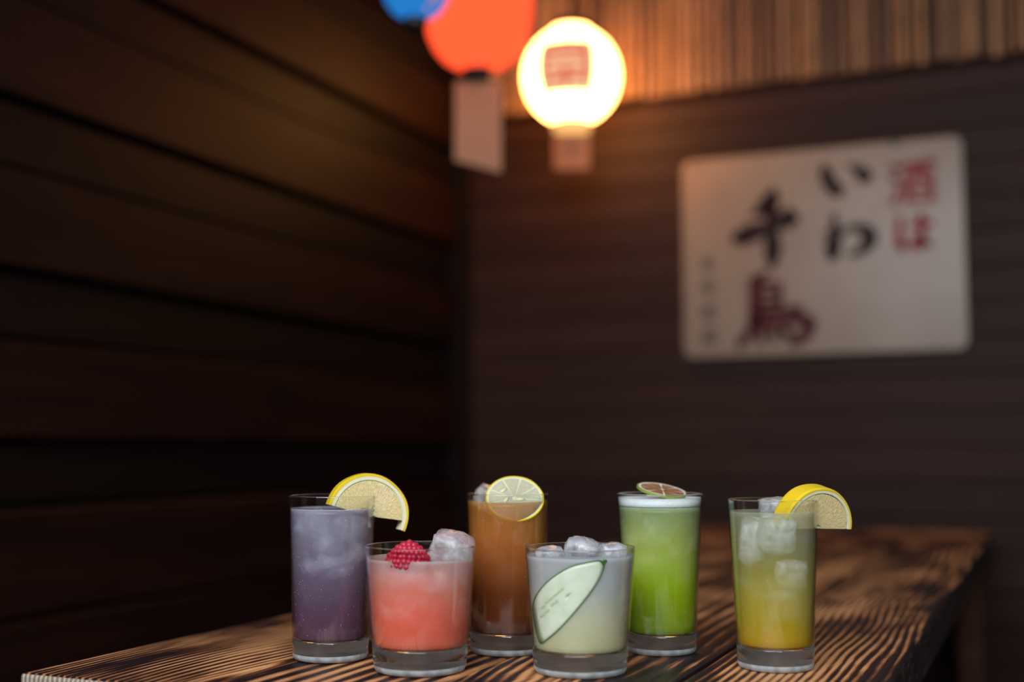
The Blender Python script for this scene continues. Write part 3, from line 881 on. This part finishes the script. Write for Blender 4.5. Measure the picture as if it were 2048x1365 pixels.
w_lan = lantern('paper_lantern', 'round glowing white paper lantern with a red mark, in the corner', (-0.9524, 2.5, 1.7465), 0.1085, 0.1110, 2.0, M_GLOW_WHITE, 11, 0.042, M_GLOW_COLLAR, (0.078, 0.082, 0.0, 0.001, 0.004))
def on_globe(x, y, h):
    R = 0.1112 + h
    a = (x - 0.5) * 1.14 - 0.17
    b = (0.5 - y) * 1.02 - 0.05
    return Vector((R * math.sin(a) * math.cos(b), -R * math.cos(a) * math.cos(b), R * math.sin(b)))
seal = [[(0.04, 0.12, 0.05), (0.35, 0.05, 0.055), (0.92, 0.08, 0.05)], [(0.10, 0.05, 0.05), (0.12, 0.45, 0.05), (0.05, 0.62, 0.04)], [(0.86, 0.08, 0.06), (0.88, 0.40, 0.05), (0.92, 0.62, 0.045)],
        [(0.12, 0.25, 0.05), (0.88, 0.25, 0.05)], [(0.16, 0.42, 0.03), (0.84, 0.42, 0.03)], [(0.14, 0.60, 0.035), (0.86, 0.58, 0.035)], [(0.10, 0.78, 0.05), (0.50, 0.75, 0.06), (0.90, 0.72, 0.045)],
        [(0.50, 0.55, 0.04), (0.50, 0.80, 0.05), (0.48, 0.98, 0.02)], [(0.14, 0.74, 0.05), (0.10, 0.92, 0.03)], [(0.84, 0.74, 0.04), (0.90, 0.94, 0.025)], [(0.40, 0.08, 0.04), (0.38, 0.30, 0.03)], [(0.62, 0.08, 0.04), (0.64, 0.30, 0.03)]]
gv = [on_globe(-0.04 + 1.08 * i / 12, -0.04 + 1.08 * j / 12, 0.0008) for j in range(13) for i in range(13)]
gf = [(j * 13 + i, j * 13 + i + 1, (j + 1) * 13 + i + 1, (j + 1) * 13 + i) for j in range(12) for i in range(12)]
ob('mark_ground', mesh('mark_ground', gv, gf, True), M_INK_GROUND, w_lan)
ob('red_mark', brush_mesh('red_mark', seal, on_globe, 0.0012), M_INK_RED, w_lan)

r_lan = lantern('paper_lantern', 'large glowing red paper lantern cut by the top of the picture', (-0.9625, 2.03, 1.765), 0.1045, 0.140, 2.5, M_GLOW_RED, 13, 0.028, M_BLACK, (0.088, 0.150, 0.024, 0.004, 0.010))
b_lan = lantern('paper_lantern', 'small blue lantern with pale marks, mostly above the picture', (-0.9512, 1.76, 1.6900), 0.057, 0.057, 2.2, M_GLOW_BLUE, 7, 0.020, M_BLACK)
def on_blue(x, y, h):
    R = 0.0575 + h
    a = (x - 0.5) * 1.6 + 0.25
    b = (0.5 - y) * 1.2 - 0.75
    return Vector((R * math.sin(a) * math.cos(b), -R * math.cos(a) * math.cos(b), R * math.sin(b)))
ob('pale_mark', brush_mesh('pale_mark', [[(0.62, 0.2, 0.10), (0.80, 0.35, 0.11), (0.95, 0.5, 0.07)], [(0.7, 0.65, 0.05), (0.9, 0.72, 0.04)], [(0.1, 0.1, 0.05), (0.2, 0.3, 0.04)]], on_blue, 0.001), M_PINKMARK, b_lan)

# ------------------------------------------------------------------ enamel sign
n = NT('cream_enamel')
tc = n.n('TexCoord').outputs['Object']
a = n.noise(tc, 5.0, 4.0, 0.6)
M_ENAMEL = n.surf(n.bsdf(Base_Color=n.ramp(a, [(0.3, (0.260, 0.192, 0.145)), (0.7, (0.315, 0.240, 0.183))]), Roughness=0.22, Normal=n.bump(n.noise(tc, 7.0, 2.0), 0.12, 0.01), Specular_IOR_Level=0.16))
M_INK = simple('black_brown_enamel', (0.022, 0.010, 0.011), 0.45, Specular_IOR_Level=0.08)
M_MAROON = simple('maroon_enamel', (0.075, 0.012, 0.014), 0.45, Specular_IOR_Level=0.08)
M_RED = simple('red_enamel', (0.27, 0.018, 0.020), 0.45, Specular_IOR_Level=0.08)
M_SMALL = simple('grey_green_enamel', (0.075, 0.072, 0.058), 0.3, Specular_IOR_Level=0.2)

SW, SH = 0.620, 0.464
sign = thing('enamel_sign', 'cream enamel sign with red and black brush characters on the back wall', 'sign', (-0.7640, WALL_Y - 0.012, 1.1185))
bm = bmesh.new()
bmesh.ops.create_cube(bm, size=1)
bmesh.ops.scale(bm, vec=(SW, 0.010, SH), verts=bm.verts)
ve = [e for e in bm.edges if abs(e.verts[0].co.y - e.verts[1].co.y) > 0.005]
bmesh.ops.bevel(bm, geom=ve, offset=0.022, segments=6, affect='EDGES', profile=0.5)
fe = [e for e in bm.edges if all(v.co.y < 0 for v in e.verts) and abs(e.calc_face_angle(0)) > 0.5]
bmesh.ops.bevel(bm, geom=fe, offset=0.0035, segments=2, affect='EDGES', profile=0.5)
me = bpy.data.meshes.new('panel')
bm.to_mesh(me)
bm.free()
ob('panel', me, M_ENAMEL, sign, (SW / 2, -0.0052, SH / 2))

def char(name, strokes, x0, y0, x1, y1, mat, W=1.42):
    """a character in the sign's own fractions, y counted down from its top edge"""
    strokes = [[q if isinstance(q, str) else (q[0], q[1], q[2] * W) for q in st] for st in strokes]
    def place(x, y, h):
        return Vector(((x0 + (x1 - x0) * x) * SW, -0.0104 - h, (1 - (y0 + (y1 - y0) * y)) * SH))
    ob(name, brush_mesh(name, strokes, place), mat, sign)

SEN = [[(0.62, 0.00, 0.05), (0.58, 0.10, 0.10), (0.42, 0.22, 0.07), (0.28, 0.28, 0.02)], [(0.02, 0.60, 0.06), (0.22, 0.55, 0.10), (0.60, 0.45, 0.055), (0.84, 0.38, 0.11), (0.97, 0.40, 0.04)], [(0.57, 0.18, 0.08), (0.58, 0.50, 0.075), (0.59, 0.78, 0.10), (0.57, 0.98, 0.05)]]
I_ = [[(0.06, 0.02, 0.05), (0.10, 0.30, 0.11), (0.22, 0.75, 0.12), (0.36, 0.96, 0.09), (0.44, 0.72, 0.03)], [(0.62, 0.10, 0.05), (0.82, 0.28, 0.11), (0.92, 0.52, 0.12), (0.84, 0.64, 0.06)]]
WA = [[(0.22, 0.00, 0.045), (0.24, 0.35, 0.07), (0.20, 0.70, 0.11), (0.18, 0.98, 0.08)], [(0.05, 0.42, 0.03), (0.26, 0.32, 0.045), (0.06, 0.78, 0.045), (0.34, 0.46, 0.04), (0.62, 0.30, 0.06), (0.86, 0.44, 0.11), (0.88, 0.68, 0.11), (0.72, 0.88, 0.07), (0.52, 0.96, 0.04)]]
TORI = [[(0.36, 0.00, 0.05), (0.27, 0.10, 0.045)], [(0.24, 0.08, 0.07), (0.24, 0.40, 0.075), (0.22, 0.70, 0.08)], ['L', (0.24, 0.14, 0.04), (0.56, 0.15, 0.05), (0.56, 0.40, 0.045)], [(0.28, 0.27, 0.035), (0.55, 0.27, 0.035)], [(0.28, 0.41, 0.045), (0.57, 0.41, 0.04)],
        [(0.22, 0.57, 0.07), (0.50, 0.54, 0.055), (0.82, 0.50, 0.05)], [(0.24, 0.71, 0.055), (0.60, 0.67, 0.05), (0.88, 0.66, 0.08), (0.96, 0.74, 0.07), (0.86, 0.90, 0.07), (0.72, 0.97, 0.05)],
        [(0.16, 0.80, 0.06), (0.03, 0.97, 0.05)], [(0.32, 0.80, 0.05), (0.30, 0.94, 0.045)], [(0.47, 0.79, 0.05), (0.50, 0.92, 0.045)], [(0.62, 0.77, 0.05), (0.68, 0.88, 0.05)]]
SAKE = [[(0.02, 0.06, 0.05), (0.15, 0.16, 0.055)], [(0.00, 0.34, 0.05), (0.13, 0.43, 0.055)], [(0.20, 0.58, 0.04), (0.10, 0.80, 0.055), (0.02, 0.99, 0.05)], [(0.28, 0.10, 0.055), (0.99, 0.06, 0.06)], ['L', (0.34, 0.97, 0.045), (0.34, 0.30, 0.05), (0.94, 0.30, 0.05), (0.94, 0.97, 0.045)],
        [(0.54, 0.10, 0.045), (0.53, 0.40, 0.045), (0.44, 0.58, 0.035)], [(0.74, 0.10, 0.045), (0.74, 0.42, 0.045), (0.88, 0.55, 0.035)], [(0.36, 0.68, 0.04), (0.92, 0.68, 0.04)], [(0.36, 0.92, 0.045), (0.93, 0.92, 0.045)]]
HA = [[(0.12, 0.02, 0.06), (0.07, 0.50, 0.08), (0.14, 0.95, 0.10), (0.24, 0.74, 0.03)], [(0.42, 0.30, 0.06), (0.98, 0.25, 0.065)], [(0.72, 0.00, 0.08), (0.74, 0.45, 0.08), (0.74, 0.80, 0.09), (0.58, 0.94, 0.09), (0.46, 0.82, 0.07), (0.62, 0.70, 0.06), (0.98, 0.93, 0.05)]]
char('sake_character', SAKE, 0.762, 0.105, 0.905, 0.305, M_RED)
char('ha_character', HA, 0.772, 0.365, 0.890, 0.520, M_RED)
char('i_character', I_, 0.520, 0.085, 0.685, 0.235, M_INK)
char('wa_character', WA, 0.520, 0.335, 0.700, 0.540, M_INK)
char('sen_character', SEN, 0.200, 0.195, 0.435, 0.560, M_INK)
char('tori_character', TORI, 0.205, 0.600, 0.480, 0.950, M_MAROON, 1.2)
SMALL = [
    [[(0.1, 0.2, 0.06), (0.9, 0.2, 0.06)], [(0.5, 0.0, 0.07), (0.5, 1.0, 0.07)], [(0.15, 0.55, 0.06), (0.85, 0.55, 0.06)], [(0.4, 0.6, 0.05), (0.1, 0.95, 0.04)], [(0.6, 0.6, 0.05), (0.9, 0.95, 0.04)]],
    [[(0.05, 0.3, 0.06), (0.95, 0.25, 0.06)], [(0.3, 0.0, 0.06), (0.25, 0.6, 0.06)], [(0.7, 0.0, 0.06), (0.72, 0.6, 0.06)], [(0.1, 0.6, 0.06), (0.9, 0.6, 0.07)], [(0.5, 0.3, 0.07), (0.5, 1.0, 0.07)]],
    [[(0.1, 0.1, 0.06), (0.9, 0.1, 0.06)], ['L', (0.2, 0.9, 0.06), (0.2, 0.35, 0.07), (0.8, 0.35, 0.07), (0.8, 0.9, 0.06)], [(0.2, 0.62, 0.06), (0.8, 0.62, 0.06)], [(0.5, 0.1, 0.07), (0.5, 0.9, 0.07)], [(0.1, 0.92, 0.06), (0.9, 0.92, 0.06)]],
    [[(0.3, 0.0, 0.06), (0.2, 0.4, 0.07), (0.05, 0.6, 0.04)], [(0.2, 0.4, 0.07), (0.22, 1.0, 0.07)], [(0.4, 0.25, 0.06), (0.95, 0.22, 0.06)], [(0.68, 0.05, 0.07), (0.68, 0.95, 0.08)], [(0.4, 0.6, 0.06), (0.95, 0.58, 0.06)], [(0.35, 0.95, 0.06), (1.0, 0.95, 0.06)]]]
for k, y in enumerate((0.495, 0.615, 0.735, 0.855)):
    char('small_character', SMALL[k], 0.072, y, 0.122, y + 0.072, M_SMALL)
for (x, z) in ((0.775, 0.985), (0.05, 0.965)):
    ob('nail', lathe_mesh('nail', [(0, 0.004), (0.005, 0.003), (0.006, 0.0), (0, 0.0)], 12), M_BLACK, sign, (x * SW, -0.0103, z * SH), (math.pi / 2, 0, 0))
